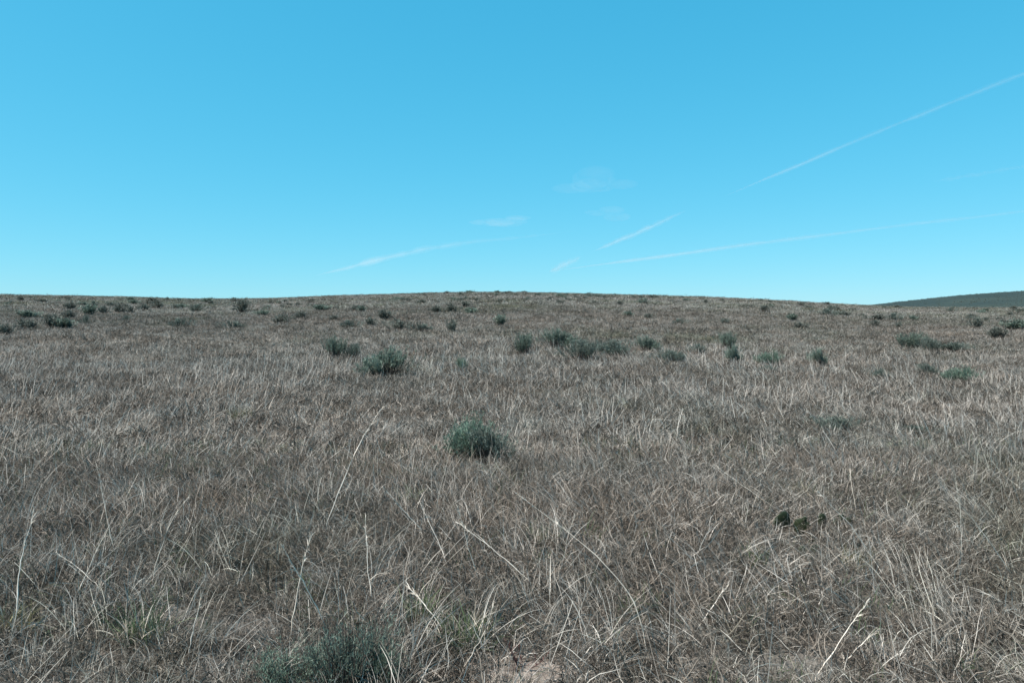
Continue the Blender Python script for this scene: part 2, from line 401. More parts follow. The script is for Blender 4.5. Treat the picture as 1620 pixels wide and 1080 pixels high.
def scatter(classes, y0, y1, dens, margin, seed, scl=(.75, 1.25), gate=0.0, vary=.5, fade=(0, 0)):
    rng = np.random.default_rng(seed)
    half = lambda y: .92 * y + margin
    area = .92 * (y1 ** 2 - y0 ** 2) + 2 * margin * (y1 - y0)
    n = int(area * dens * 1.6)
    y = np.sqrt(rng.uniform(y0 ** 2, y1 ** 2, n)) if y0 > 0 else rng.uniform(y0, y1, n)
    x = rng.uniform(-1, 1, n) * half(y1)
    ok = np.abs(x) < half(y)
    # y was drawn with density ~ y; thin to an even cover
    x, y = x[ok], y[ok]
    # patchy cover
    p = fbm(x, y, 2.6, seed + 50) * .6 + fbm(x, y, .8, seed + 51) * .4
    keep = rng.random(len(x)) < np.clip((p - .5) * vary * 4 + .85, .4, 1) * (1 - gate)
    if fade[0]: keep &= rng.random(len(x)) < np.clip((y - y0) / fade[0], 0, 1)
    if fade[1]: keep &= rng.random(len(x)) < np.clip((y1 - y) / fade[1], 0, 1)
    nb = near_bare(x, y)
    keep &= (nb > 1.0) | (rng.random(len(x)) < .05)
    for (sx, sy, sr) in CLEAR:
        keep &= (np.hypot(x - sx, y - sy) > sr) | (rng.random(len(x)) < .12)
    x, y = x[keep], y[keep]
    m = int(area * dens)
    if len(x) > m: x, y = x[:m], y[:m]
    n = len(x)
    z = ground(x, y)
    ids = np.array([i for i, q in enumerate(PROTOS) if q[1] in classes])
    # lodged grass: lean direction drifts over the slope, to the right on the left side and to the left on the right side
    ang = (fbm(x, y, 3.0, 77) - .5) * 5.0 + np.where(x < -.1 * y + .2, .75, 2.3) + rng.normal(0, .7, n)
    rot = np.stack([rng.normal(0, .12, n), rng.normal(0, .12, n), ang], -1)
    hgt = .72 + .6 * fbm(x, y, 1.7, 88)
    s = rng.uniform(*scl, n) * hgt
    t = np.clip(.5 + (fbm(x, y, 7.0, 91) - .5) * 1.0 + (fbm(x, y, 1.2, 92) - .5) * .9 + rng.normal(0, .10, n) + np.interp(y, [2, 5, 9, 22, 40, 110], [-.12, -.10, .08, .12, -.06, -.20]), 0, 1)
    PTS['co'].append(np.stack([x, y, z], -1)); PTS['rot'].append(rot); PTS['scl'].append(np.stack([s, s, s * rng.uniform(.85, 1.15, n)], -1))
    PTS['tint'].append(t); PTS['var'].append(ids[rng.integers(0, len(ids), n)])

scatter(('curlA',), 1.2, 8.5, 105, 1.4, 1, fade=(0, 2))
scatter(('litA',), 1.2, 8.5, 95, 1.4, 2, vary=.1, fade=(0, 2))
scatter(('greenA',), 1.2, 9, 11, 1.4, 14, vary=3.0)
scatter(('strawA',), 1.2, 8.5, 15, 1.4, 3, vary=1.0)
scatter(('lodA',), 1.2, 6.0, 9, 1.4, 10, vary=3.0)
scatter(('lodB',), 6.0, 14, .8, 2, 11, vary=3.0)
scatter(('curlB',), 6.5, 23, 52, 2, 4, fade=(2, 8))
scatter(('litB',), 6.5, 23, 18, 2, 5, vary=.1, fade=(2, 8))
scatter(('strawB',), 7.5, 23, 12, 2, 6, vary=1.0, fade=(0, 6))
scatter(('curlC',), 15, 52, 15, 3, 7, fade=(8, 12))
scatter(('litC',), 15, 52, 5, 3, 12, vary=.1, fade=(8, 12))
scatter(('strawC',), 18, 52, 2.0, 3, 8, vary=1.0, fade=(6, 20))
scatter(('curlD',), 40, 150, 4.0, 6, 9, fade=(12, 0))
scatter(('litD',), 40, 150, .8, 6, 13, vary=.1, fade=(12, 0))
for k in PTS: PTS[k] = np.concatenate(PTS[k])

def cover_object(name, PTS, PROTOS):
    me = bpy.data.meshes.new(name)
    n = len(PTS['co'])
    me.vertices.add(n); me.vertices.foreach_set('co', PTS['co'].astype(np.float32).ravel())
    for k, typ, key in (('rot', 'FLOAT_VECTOR', 'vector'), ('scl', 'FLOAT_VECTOR', 'vector'), ('tint', 'FLOAT', 'value'), ('var', 'INT', 'value')):
        a = me.attributes.new(k, typ, 'POINT')
        a.data.foreach_set(key, PTS[k].astype(np.int32 if typ == 'INT' else np.float32).ravel())
    o = bpy.data.objects.new(name, me); link(o)
    ng = bpy.data.node_groups.new('grass_cover', 'GeometryNodeTree')
    ng.interface.new_socket('Geometry', in_out='INPUT', socket_type='NodeSocketGeometry')
    ng.interface.new_socket('Geometry', in_out='OUTPUT', socket_type='NodeSocketGeometry')
    gi = ng.nodes.new('NodeGroupInput'); go = ng.nodes.new('NodeGroupOutput')
    L = ng.links.new
    def named(nm, dt):
        q = ng.nodes.new('GeometryNodeInputNamedAttribute'); q.data_type = dt; q.inputs['Name'].default_value = nm
        return [s for s in q.outputs if s.enabled and s.name == 'Attribute'][0]
    rot = named('rot', 'FLOAT_VECTOR'); scl = named('scl', 'FLOAT_VECTOR'); var = named('var', 'INT')
    jn = ng.nodes.new('GeometryNodeJoinGeometry')
    for i, (po, cls) in enumerate(PROTOS):
        cp = ng.nodes.new('FunctionNodeCompare'); cp.data_type = 'INT'; cp.operation = 'EQUAL'
        ins = [s for s in cp.inputs if s.enabled]
        L(var, ins[0]); ins[1].default_value = i
        oi = ng.nodes.new('GeometryNodeObjectInfo'); oi.inputs['Object'].default_value = po
        ip = ng.nodes.new('GeometryNodeInstanceOnPoints')
        L(gi.outputs[0], ip.inputs['Points']); L(cp.outputs[0], ip.inputs['Selection']); L(oi.outputs['Geometry'], ip.inputs['Instance'])
        L(rot, ip.inputs['Rotation']); L(scl, ip.inputs['Scale']); L(ip.outputs[0], jn.inputs[0])
    L(jn.outputs[0], go.inputs[0])
    md = o.modifiers.new('cover', 'NODES'); md.node_group = ng
    return o
tag(cover_object('dry_grass', PTS, PROTOS), 'dense tangled dry grey-brown grass covering the whole slope', 'grass', kind='stuff')

# bare soil in the foreground
a = np.linspace(0, 2 * math.pi, 33)[:-1]
V = []; Q = []
for k in range(9):
    q = k / 8
    rr = q * (1 + .16 * np.sin(3 * a + 1) + .10 * np.sin(5 * a) + .05 * np.sin(11 * a + 2))
    px = BARE[0] + .30 * rr * np.cos(a); py = BARE[1] + .20 * rr * np.sin(a)
    V.append(np.stack([px, py, ground(px, py) + .018 * (1 - q * q) + (.006 if k < 8 else -.02)], -1))
V = np.concatenate(V)
for k in range(8):
    for i in range(32):
        j = (i + 1) % 32
        Q.append((k * 32 + i, k * 32 + j, (k + 1) * 32 + j, (k + 1) * 32 + i))
so = bpy.data.objects.new('soil', np_mesh('soil', V, Q, M_SOIL)); link(so); tag(so, kind='structure')

# ------------------------------------------------------------------ sagebrush
def tube_strips(P, R, sides=4):
    """tubes along polylines P (n,k,3) with radii R (n,k)"""
    n, k, _ = P.shape
    d = np.gradient(P, axis=1); d /= np.linalg.norm(d, axis=2, keepdims=True) + 1e-9
    up = np.where(np.abs(d[..., 2:3]) > .9, np.array([1., 0, 0]), np.array([0, 0, 1.]))
    e1 = np.cross(d, up); e1 /= np.linalg.norm(e1, axis=2, keepdims=True) + 1e-9
    e2 = np.cross(d, e1)
    aa = np.arange(sides) * 2 * math.pi / sides
    V = P[:, :, None] + R[:, :, None, None] * (e1[:, :, None] * np.cos(aa)[None, None, :, None] + e2[:, :, None] * np.sin(aa)[None, None, :, None])
    base = (np.arange(n)[:, None, None] * k + np.arange(k - 1)[None, :, None]) * sides
    s = np.arange(sides)[None, None]; s2 = (s + 1) % sides
    Q = np.stack([base + s, base + s2, base + s2 + sides, base + s + sides], -1).reshape(-1, 4)
    return V.reshape(-1, 3), Q

def make_sage(seed, twigs, leaves, lw, ll, lobes, spread=.95, height=1.0, leaf_from=.45, matl=None):
    """unit sagebrush: about 1 wide, height tall; returns foliage and branch meshes"""
    rng = np.random.default_rng(seed)
    lob_az = rng.uniform(0, 2 * math.pi, lobes); lob_t = rng.uniform(.1, spread, lobes); lob_h = rng.uniform(.6, 1.0, lobes) * height
    li = rng.integers(0, lobes, twigs)
    az = lob_az[li] + rng.normal(0, .38, twigs); tl = np.abs(lob_t[li] + rng.normal(0, .20, twigs))
    ln = lob_h[li] * rng.uniform(.62, 1.06, twigs) * (1 + .22 * np.clip(tl, 0, 1.2))
    k = 7
    P = np.empty((twigs, k, 3)); th = tl * 1.25; a_ = az.copy()
    P[:, 0] = disc(rng, twigs, .07)
    for j in range(k - 1):
        d = np.stack([np.sin(th) * np.cos(a_), np.sin(th) * np.sin(a_), np.cos(th)], -1)
        P[:, j + 1] = P[:, j] + d * (ln / (k - 1))[:, None]
        th = th * .80 + rng.normal(0, .07, twigs); a_ = a_ + rng.normal(0, .12, twigs)
    R = np.linspace(1, .3, k)[None] * (.008 if twigs > 90 else .014) * rng.uniform(.6, 1.2, twigs)[:, None]
    bv, bq = tube_strips(P, R, 4)
    t = rng.uniform(0, 1, (twigs, leaves)); t = leaf_from + (1 - leaf_from) * t ** .75
    f = t * (k - 1); i = np.minimum(f.astype(int), k - 2); fr = (f - i)[..., None]
    tw = np.arange(twigs)[:, None]
    pos = P[tw, i] * (1 - fr) + P[tw, i + 1] * fr
    pos = (pos + rng.normal(0, .016, pos.shape)).reshape(-1, 3)
    ax = (P[tw, i + 1] - P[tw, i]).reshape(-1, 3); ax /= np.linalg.norm(ax, axis=1, keepdims=True)
    dv = ax + rng.normal(0, .55, ax.shape); dv[:, 2] += .25; dv /= np.linalg.norm(dv, axis=1, keepdims=True)
    n = len(pos)
    tilt = np.arccos(np.clip(dv[:, 2], -1, 1)); laz = np.arctan2(dv[:, 1], dv[:, 0])
    lobsh = rng.uniform(-.18, .18, lobes)[li]
    sh = np.clip(.45 + np.repeat(lobsh, leaves) + rng.normal(0, .18, n) + np.repeat(rng.normal(0, .1, twigs), leaves), 0, 1)
    fv, fq, fs = blades(rng, pos, laz, tilt, ll * rng.uniform(.6, 1.3, n), rng.uniform(-.3, .6, n), lw * rng.uniform(.7, 1.3, n), 2, .2, sh, tipw=.45)
    return np_mesh('foliage', fv, fq, matl or M_SAGE, fs), np_mesh('branches', bv, bq, M_TWIG)

SAGE = {
    'hero': [make_sage(s, 230, 26, .0075, .045, 11, 1.0, 1.0, .4, m) for s, m in ((101, M_SAGE_GREEN), (102, M_SAGE), (103, M_SAGE_GREEN))],
    'mid': [make_sage(s, 230, 26, .011, .060, l, sp, 1.0, .55, m) for s, l, sp, m in
            ((201, 7, 1.0, M_SAGE), (202, 8, 1.2, M_SAGE_GREEN), (203, 6, .7, M_SAGE), (204, 9, 1.1, M_SAGE_DULL), (205, 6, .9, M_SAGE_DULL))],
    'far': [make_sage(s, 80, 16, .026, .09, l, sp, 1.0, .35, m) for s, l, sp, m in
            ((301, 6, 1.0, M_SAGE_DARK), (302, 7, 1.2, M_SAGE_DULL), (303, 5, .8, M_SAGE_DARK), (304, 6, 1.1, M_SAGE), (305, 8, 1.2, M_SAGE_DARK))],
}
EXT = {}
def extent(me):
    if me.name not in EXT:
        co = np.empty(len(me.vertices) * 3, np.float32); me.vertices.foreach_get('co', co); co = co.reshape(-1, 3)
        EXT[me.name] = (np.percentile(np.abs(co[:, :2]), 97), np.percentile(co[:, 2], 98.5))
    return EXT[me.name]

def sage(lod, var, loc, width, height, rz, label, group=None, parts=True):
    fo, br = SAGE[lod][var % len(SAGE[lod])]
    ex, ez = extent(fo)
    r = empty('sagebrush', loc, rz)
    r.scale = (width / (2 * ex), width / (2 * ex), height / ez)
    tag(r, label, 'shrub', group)
    link(bpy.data.objects.new('foliage', fo), r)
    link(bpy.data.objects.new('branches', br), r)
    return r

rz = np.random.default_rng(5)
for (px, by, w, ty, lod, var, lab) in SHRUBS:
    x, y, z = spot(px, by)
    wd = w / F * y
    h = (by - ty) / F * y
    sh = sage(lod, var, (x, y, z - .02), wd * 1.2, h * (1.35 if lod == 'far' else 1.12), rz.uniform(0, 6.28), lab, G_SAGE)
    if lab.startswith('bluish dark'):            # old flower stalks standing above the leaves
        n = 60; ex, ez = extent(SAGE[lod][var][0])
        az = rz.uniform(0, 6.28, n); tl = np.abs(rz.normal(.3, .22, n)); q = rz.uniform(.1, .6, n) * ez
        b = blades(rz, np.stack([np.sin(tl) * np.cos(az) * q, np.sin(tl) * np.sin(az) * q, np.cos(tl) * q], -1), az, tl, ez * rz.uniform(.35, .75, n), rz.uniform(-.3, .2, n),
                   np.full(n, .012), 6, .3, tipw=.6)
        link(bpy.data.objects.new('dead_flower_stalks', np_mesh('dead_flower_stalks', b[0], b[1], M_TWIG)), sh)

# the many small ones under the skyline; those of one stretch look alike and share a label
def band(n, u0, u1, r0, r1, seed, label, group, px_w=(6, 15)):
    rng = np.random.default_rng(seed)
    k = 0
    while k < n:
        u = rng.uniform(u0, u1)
        cy = float(np.interp(u, CU, CYv))
        py = cy + r0 + (r1 - r0) * rng.random() ** 1.3
        x, y, z = spot(u, py, 128)
        w = 1.1 * rng.uniform(*px_w) / F * y
        sage('far', int(rng.integers(0, 5)), (x, y, z - .03), w, w * rng.uniform(.36, .58), rng.uniform(0, 6.28), label, group)
        k += 1
band(52, -40, 420, 1.0, 17, 61, 'tiny dark sagebrush on the left stretch of the skyline slope', 'tiny shrubs under the left skyline', (6, 17))
band(74, 560, 1010, 1.0, 17, 62, 'tiny dark sagebrush on the rounded crest in the middle', 'tiny shrubs under the middle skyline', (5, 13))
band(46, 1010, 1370, 1.0, 17, 63, 'tiny dark sagebrush on the falling crest right of the middle', 'tiny shrubs under the falling skyline', (6, 14))
band(32, 1385, 1650, 2, 24, 64, 'tiny dark sagebrush on the flat ground below the far hill', 'tiny shrubs below the far hill', (6, 14))
band(14, 420, 560, 1.2, 14, 65, 'tiny dark sagebrush in the shallow dip of the skyline', 'tiny shrubs in the skyline dip', (6, 12))

# low scrub on the far hill, too far and dense to count
rng = np.random.default_rng(77)
n = 14000
x = rng.uniform(230, 900, n); y = rng.uniform(330, 720, n)
k = rng.random(n) < .25 + .9 * fbm(x, y, 45, 31) ** 1.5
x, y = x[k], y[k]; n = len(x); q = rng.uniform(.6, 1.5, n)
scrub = [(bpy.data.objects.new('scrub_clump', SAGE['far'][i][0]), 'scrub') for i in (0, 1, 2, 4)]
tag(cover_object('hill_scrub', dict(co=np.stack([x, y, hill_z(x, y)], -1), rot=np.stack([0 * x, 0 * x, rng.uniform(0, 6.28, n)], -1),
    scl=np.stack([q, q, q * rng.uniform(.25, .5, n)], -1), tint=0 * x + .5, var=rng.integers(0, 4, n)), scrub), 'low dark scrub covering the far hill at the horizon', 'scrub', kind='stuff')

# the lone upright dark bush on the foot of the far hill
x = (1566 - 810) / F * 420
r = empty('upright_bush', (x, 420, float(hill_z(np.array([x]), np.array([420.]))[0]) - .1))
fo, br = make_sage(401, 70, 30, .035, .10, 4, .25, 1.0, .1, M_SAGE_DULL)
ex, ez = extent(fo); r.scale = (.9 / (2 * ex), .9 / (2 * ex), 2.0 / ez)
tag(r, 'tiny lone upright dark bush at the foot of the far hill', 'shrub')
link(bpy.data.objects.new('foliage', fo), r); link(bpy.data.objects.new('branches', br), r)

# ------------------------------------------------------------------ tall straw stalks
def bez(P, n):
    P = np.array(P, float); t = np.linspace(0, 1, n); k = np.linspace(0, 1, len(P))
    from_ = np.stack([np.interp(t, k, P[:, j]) for j in range(P.shape[1])], -1)
    if len(P) > 2:
        for _ in range(6): from_[1:-1] = (from_[:-2] + 2 * from_[1:-1] + from_[2:]) / 4
    return from_

def stalk(pts, rad, label, head=.3, seed=0, lean=.12):
    rng = np.random.default_rng(900 + seed)
    x0, y0, z0 = spot(*pts[0])
    W = []
    for j, (px, py) in enumerate(pts):
        yy = y0 + lean * j / max(1, len(pts) - 1) * (1 if seed % 2 else -.6)
        W.append(((px - 810) / F * yy - x0, yy - y0, CAM_Z + (EYE - py) / F * yy - z0))
    P = bez(W, 14); P[0, 2] -= .02
    P[1:-1] += rng.normal(0, .0018, P[1:-1].shape) + (np.interp(np.linspace(0, 1, 12), np.linspace(0, 1, 5), rng.normal(0, .0025, 5)))[:, None] * np.array([1, .5, .4])
    r = empty('straw_stalk', (x0, y0, z0)); tag(r, label, 'grass stalk', 'tall straw stalks standing out of the grass')
    R = np.interp(np.linspace(0, 1, 14), [0, .6, 1], [rad * .68, rad * .5, rad * .2])[None]
    for q in (4, 8): R[0, q] *= 1.5
    v, q = tube_strips(P[None], R, 6)
    link(bpy.data.objects.new('stem', np_mesh('stem', v, q, M_STRAW, rng.uniform(.4, 1) + 0 * v[:, 0])), r)
    # seed head: short drooping spikelets and awns near the tip
    n = max(9, int(26 * head / .3)); t = rng.uniform(1 - head, 1, n); f = t * 13; i = np.minimum(f.astype(int), 12); fr = (f - i)[:, None]
    pos = P[i] * (1 - fr) + P[i + 1] * fr
    d = P[-1] - P[-4]; az = math.atan2(d[1], d[0]) + rng.normal(0, .6, n); tl = math.acos(np.clip(d[2] / np.linalg.norm(d), -1, 1)) + rng.normal(.05, .22, n)
    b = blades(rng, pos, az, tl, rng.uniform(.015, .04, n) * (rad / .003), rng.uniform(.2, 1.4, n), rad * .8 * rng.uniform(.6, 1.2, n), 4, .4, rng.uniform(.1, .9, n))
    link(bpy.data.objects.new('seed_head', np_mesh('seed_head', b[0], b[1], M_STRAW, b[2])), r)
    # dry leaves peeling off the nodes
    n = 1; i = rng.integers(2, 7, n)
    b = blades(rng, P[i], rng.uniform(0, 6.28, n), rng.uniform(.3, .9, n), rng.uniform(.05, .12, n), rng.uniform(.6, 2.0, n), np.full(n, rad * .7), 7, .5, rng.uniform(0, .4, n))
    link(bpy.data.objects.new('leaf', np_mesh('leaf', b[0], b[1], M_STRAW, b[2])), r)

STALKS = [
    ([(512, 840), (545, 755), (572, 690), (606, 643)], .0042, 'long pale straw stalk leaning right, its tip below the rounded dark sagebrush'),
    ([(20, 1010), (27, 930), (36, 880), (52, 812)], .0036, 'bright upright straw stalk by the left edge of the picture'),
    ([(115, 968), (130, 920), (148, 880), (170, 838)], .0030, 'straw stalk curving right, crossed by a short fallen stem near the left edge'),
    ([(170, 950), (145, 915), (88, 872)], .0022, 'short fallen straw stem crossing the curved stalk near the left edge'),
    ([(236, 938), (250, 880), (268, 822), (300, 783)], .0032, 'tall straw stalk bending right at its tip, left of the bottom sagebrush'),
    ([(186, 890), (170, 820), (152, 735)], .0024, 'thin dark-based straw stalk leaning left, on the near left'),
    ([(297, 1045), (308, 985), (318, 940)], .0032, 'short thick straw stalk low at left of the bottom green sagebrush'),
    ([(459, 1020), (466, 960), (475, 900), (492, 845)], .0036, 'bright upright straw stalk rising out of the left green sagebrush clump'),
    ([(520, 1005), (490, 935), (446, 862)], .0032, 'straw stalk leaning left across the bright upright one by the bottom sagebrush'),
    ([(592, 975), (582, 900), (578, 815)], .0030, 'upright straw stalk with knotted base right above the narrow green clump'),
    ([(686, 820), (700, 760), (712, 712)], .0028, 'upright straw stalk in front of the pair of sagebrush'),
    ([(712, 905), (690, 850), (665, 795)], .0026, 'straw stalk leaning left, crossed by the upright one before the sagebrush pair'),
    ([(685, 855), (645, 815), (608, 772)], .0028, 'short straw stalk leaning left below the long pale stalk'),
    ([(862, 938), (805, 890), (760, 850), (724, 826)], .0030, 'long straw stem lying low and left in the central foreground'),
    ([(760, 925), (742, 870), (724, 800)], .0028, 'slim straw stalk leaning left with a feathery top in the central foreground'),
    ([(1028, 1050), (1012, 960), (980, 905), (905, 848), (812, 776)], .0034, 'very long arched straw stem sweeping from the bare soil up and left'),
    ([(890, 885), (898, 850), (908, 815)], .0026, 'short straight straw stalk crossing the long arched stem'),
    ([(1255, 820), (1200, 785), (1130, 735)], .0030, 'long low straw stem pointing left above the cactus'),
    ([(1392, 900), (1350, 835), (1292, 776)], .0032, 'thick straw stem leaning left just right of the cactus'),
    ([(1355, 822), (1350, 780), (1345, 742)], .0026, 'thin upright straw stalk behind the thick leaning stem by the cactus'),
    ([(1612, 925), (1570, 862), (1510, 786)], .0030, 'long straw stem leaning left near the right edge of the picture'),
    ([(1286, 1078), (1330, 1012), (1372, 950)], .0030, 'long straw stem leaning right at the bottom right'),
    ([(1328, 1055), (1355, 1025), (1388, 996)], .0026, 'short straw stem beside the long leaning one at the bottom right'),
    ([(1102, 1000), (1122, 965), (1152, 925)], .0028, 'pale straw stem leaning right between bare soil and cactus'),
    ([(722, 1072), (762, 1010), (780, 960)], .0026, 'straw stem leaning right over the left rim of the bare soil'),
    ([(706, 1010), (680, 965), (648, 930)], .0036, 'stout broken straw stem lying left of the dark green tuft'),
    ([(768, 745), (782, 700), (768, 655)], .0020, 'thin bent straw stalk standing before the pale half of the sagebrush pair'),
    ([(1040, 655), (1028, 625), (1006, 590)], .0024, 'pale thin straw stalk leaning left among the bright grass below the row'),
]
for k, (pts, rad, lab) in enumerate(STALKS):
    stalk(pts, rad, lab, seed=k)

# ------------------------------------------------------------------ green tufts
def green_tuft(px, py, w_px, h_px, m, label, n=90, seed=0):
    x, y, z = spot(px, py); rng = np.random.default_rng(700 + seed)
    w = 1.15 * w_px / F * y; h = 1.25 * h_px / F * y
    r = empty('grass_tuft', (x, y, z)); tag(r, label, 'grass tuft', 'green tufts among the dry grass')
    b = blades(rng, disc(rng, n, w * .36), rng.uniform(0, 6.28, n), np.abs(rng.normal(.35, .3, n)), h * rng.uniform(.6, 1.25, n), rng.uniform(.2, 1.5, n),
               np.full(n, .0036) * rng.uniform(.6, 1.3, n), 6, .6)
    link(bpy.data.objects.new('green_leaves', np_mesh('green_leaves', b[0], b[1], m, b[2])), r)
    n2 = max(8, n // 5)
    b = blades(rng, disc(rng, n2, w * .36), rng.uniform(0, 6.28, n2), np.abs(rng.normal(.4, .3, n2)), h * rng.uniform(.6, 1.3, n2), rng.uniform(.2, 1.5, n2),
               np.full(n2, .004), 6, .5, rng.uniform(0, .6, n2))
    link(bpy.data.objects.new('dry_leaves', np_mesh('dry_leaves', b[0], b[1], M_STRAW, b[2])), r)
TUFTS = [
    (738, 1030, 100, 52, M_GREEN, 'dark green grass tuft just left of the bare soil', 260),
    (665, 985, 60, 50, M_GREEN, 'loose green grass tuft under the stout broken stem', 110),
    (852, 868, 46, 34, M_GREEN, 'bright green small tuft beside the long arched stem', 90),
    (225, 1020, 66, 60, M_GREEN, 'mixed green tuft on the near left below the tall bending stalk', 120),
    (28, 1010, 60, 50, M_OLIVE, 'olive tuft at the foot of the stalk by the left edge', 110),
    (384, 664, 44, 22, M_OLIVE, 'flat olive tuft in the left middle distance', 110),
    (1352, 905, 60, 34, M_OLIVE, 'olive tuft below the thick leaning stem by the cactus', 110),
    (1192, 905, 56, 36, M_GREEN, 'bluish green tuft left below the cactus', 90),
    (1265, 795, 40, 34, M_OLIVE, 'small olive tuft right behind the cactus', 80),
    (650, 800, 40, 28, M_GREEN, 'small dim green tuft below the sagebrush pair', 70),
]
for k, (px, py, w, h, m, lab, n) in enumerate(TUFTS): green_tuft(px, py, w, h, m, lab, n, k)

# ------------------------------------------------------------------ prickly pear
def pad_mesh(rng, w, h, t):
    V = []; Q = []; A = 20; K = 9
    for k in range(K + 1):
        ph = math.pi * k / K
        for i in range(A):
            th = 2 * math.pi * i / A
            zz = (1 - math.cos(ph)) / 2
            ww = math.sin(ph) ** .8 * (.62 + .38 * zz)
            V.append((ww * math.cos(th) * w / 2, ww * math.sin(th) * t / 2, zz * h))
    for k in range(K):
        for i in range(A):
            j = (i + 1) % A
            Q.append((k * A + i, k * A + j, (k + 1) * A + j, (k + 1) * A + i))
    V = np.array(V); V[:, 1] += .12 * w * (V[:, 0] / w) ** 2
    return V, Q

def prickly(px, py, pads, label, seed):
    rng = np.random.default_rng(500 + seed)
    x, y, z = spot(px, py)
    r = empty('prickly_pear', (x, y, z)); tag(r, label, 'cactus', 'low prickly pear cacti in the grass')
    for (dx, dz, w_px, h_px, roll, yaw) in pads:
        w = 1.15 * w_px / F * y; h = 1.15 * h_px / F * y
        V, Q = pad_mesh(rng, w, h, .022)
        o = bpy.data.objects.new('pad', np_mesh('pad', V, Q, M_PAD)); link(o, r)
        o.location = (dx / F * y, rng.uniform(-.02, .02), dz / F * y + .02); o.rotation_euler = (rng.uniform(-.25, .1), roll, yaw)
        n = 60
        i = rng.integers(20, len(V) - 20, n)
        dirn = V[i] - np.array([0, 0, h / 2]); dirn[:, 1] *= 14; dirn /= np.linalg.norm(dirn, axis=1, keepdims=True); dirn += rng.normal(0, .35, dirn.shape)
        b = blades(rng, V[i], np.arctan2(dirn[:, 1], dirn[:, 0]), np.arccos(np.clip(dirn[:, 2] / np.linalg.norm(dirn, axis=1), -1, 1)), rng.uniform(.01, .022, n), np.zeros(n),
                   np.full(n, .0009), 1, 0.)
        link(bpy.data.objects.new('spines', np_mesh('spines', b[0], b[1], M_SPINE)), o)
CACTI = [
    (1254, 852, [(-8, 12, 25, 24, -.5, .2), (8, 0, 25, 24, .4, -.3), (-20, 18, 14, 12, -1.0, .5), (14, 19, 9, 11, .5, 0)], 'largest dark prickly pear, its two big pads stacked'),
    (1302, 846, [(0, 3, 15, 22, .05, .2), (8, -6, 13, 14, .6, -.4)], 'single upright dark prickly pear pad right of the largest one'),
    (1330, 842, [(-4, 2, 15, 14, -.4, .4), (9, 5, 13, 12, .5, -.2), (2, 12, 10, 10, 0, .1)], 'low spreading prickly pear at the foot of the leaning stem'),
    (1209, 806, [(-4, 0, 14, 13, -.5, .3), (5, 2, 12, 12, .5, -.3)], 'small prickly pear set apart up and left of the largest one'),
    (1278, 880, [(-6, 0, 13, 12, -.5, .3), (5, 1, 12, 13, .5, -.3)], 'half hidden prickly pear sunk in grass in front of the others'),
]
for k, (px, py, pads, lab) in enumerate(CACTI): prickly(px, py, pads, lab, k)

# dead reddish weed on the bare soil
x, y, z = spot(826, 1066)
r = empty('dead_weed', (x, y, z)); tag(r, 'dark reddish dead weed branching over the bare soil', 'weed')
rng = np.random.default_rng(321)
for nm, n, l0, l1, wd in (('stem', 9, .10, .17, .0028), ('twigs', 60, .025, .07, .0016)):
    if nm == 'stem':
        az = rng.uniform(0, 6.28, n); tl = rng.uniform(.2, 1.1, n)
        P = np.empty((n, 8, 3)); P[:, 0] = 0; ln = rng.uniform(l0, l1, n)
        for j in range(7):
            P[:, j + 1] = P[:, j] + np.stack([np.sin(tl) * np.cos(az), np.sin(tl) * np.sin(az), np.cos(tl)], -1) * (ln / 7)[:, None]
            tl = tl + rng.normal(0, .15, n); az = az + rng.normal(0, .25, n)
        v, q = tube_strips(P, np.linspace(.0026, .001, 8)[None] * np.ones((n, 1)), 5)
        link(bpy.data.objects.new('stem', np_mesh('stem', v, q, M_REDTWIG)), r); PP = P
    else:
        i = rng.integers(0, 9, n); j = rng.integers(2, 8, n)
        b = blades(rng, PP[i, j], rng.uniform(0, 6.28, n), rng.uniform(.2, 1.2, n), rng.uniform(l0, l1, n), rng.uniform(-.4, .8, n), np.full(n, wd * 1.6), 3, .5)
        link(bpy.data.objects.new('twigs', np_mesh('twigs', b[0], b[1], M_REDTWIG)), r)

# ------------------------------------------------------------------ contrails and wisps, 8 km up
def vol_material(name, dens):
    m, nt, out = mat(name)
    v = N(nt, 'ShaderNodeVolumePrincipled')
    v.inputs['Color'].default_value = (.97, .97, .97, 1); v.inputs['Density'].default_value = dens; v.inputs['Anisotropy'].default_value = .35
    nt.links.new(v.outputs[0], out.inputs['Volume'])
    return m

ALT = 8000.0
def aloft(px, py):
    y = (ALT - CAM_Z) * F / (EYE - py)
    return np.array(((px - 810) / F * y, y, ALT))

def contrail(pts, w_px, tau, label, seed):
    rng = np.random.default_rng(seed)
    W = np.array([aloft(*p) for p in pts])
    d = np.linalg.norm(np.diff(W, axis=0), axis=1).sum()
    n = 90
    P = bez(W, n)
    dist = P[:, 1]
    R = .5 * np.interp(np.linspace(0, 1, n), np.linspace(0, 1, len(w_px)), w_px) / F * dist
    k = np.linspace(0, 1, n)
    R = R * (.62 + .8 * fbm(k * 40, 0 * k, 2.4, seed)) * np.clip(np.minimum(k, 1 - k) * 6, .01, 1) ** .9
    P = P.copy(); mid = (P[0] + P[-1]) / 2
    P[:, 2] += (noise2(k * 30, 0 * k, 2.2, seed + 3) - .5) * R * .7
    o = empty('contrail', mid)
    for nm, f, share in (('core', .62, .09), ('fringe', 1.35, .075), ('outer_fringe', 2.1, .05)):
        wob = f * (.7 + .6 * fbm(k * 60, 0 * k + f * 9, 2.0, seed + 11))
        v, q = tube_strips((P - mid)[None], (R * wob)[None], 12)
        link(bpy.data.objects.new(nm, np_mesh(nm, v, q, vol_material('ice_' + nm, tau * share / (1.6 * f * float(np.mean(R)))))), o)
    tag(o, label, 'contrail', 'white vapour trails in the blue sky')
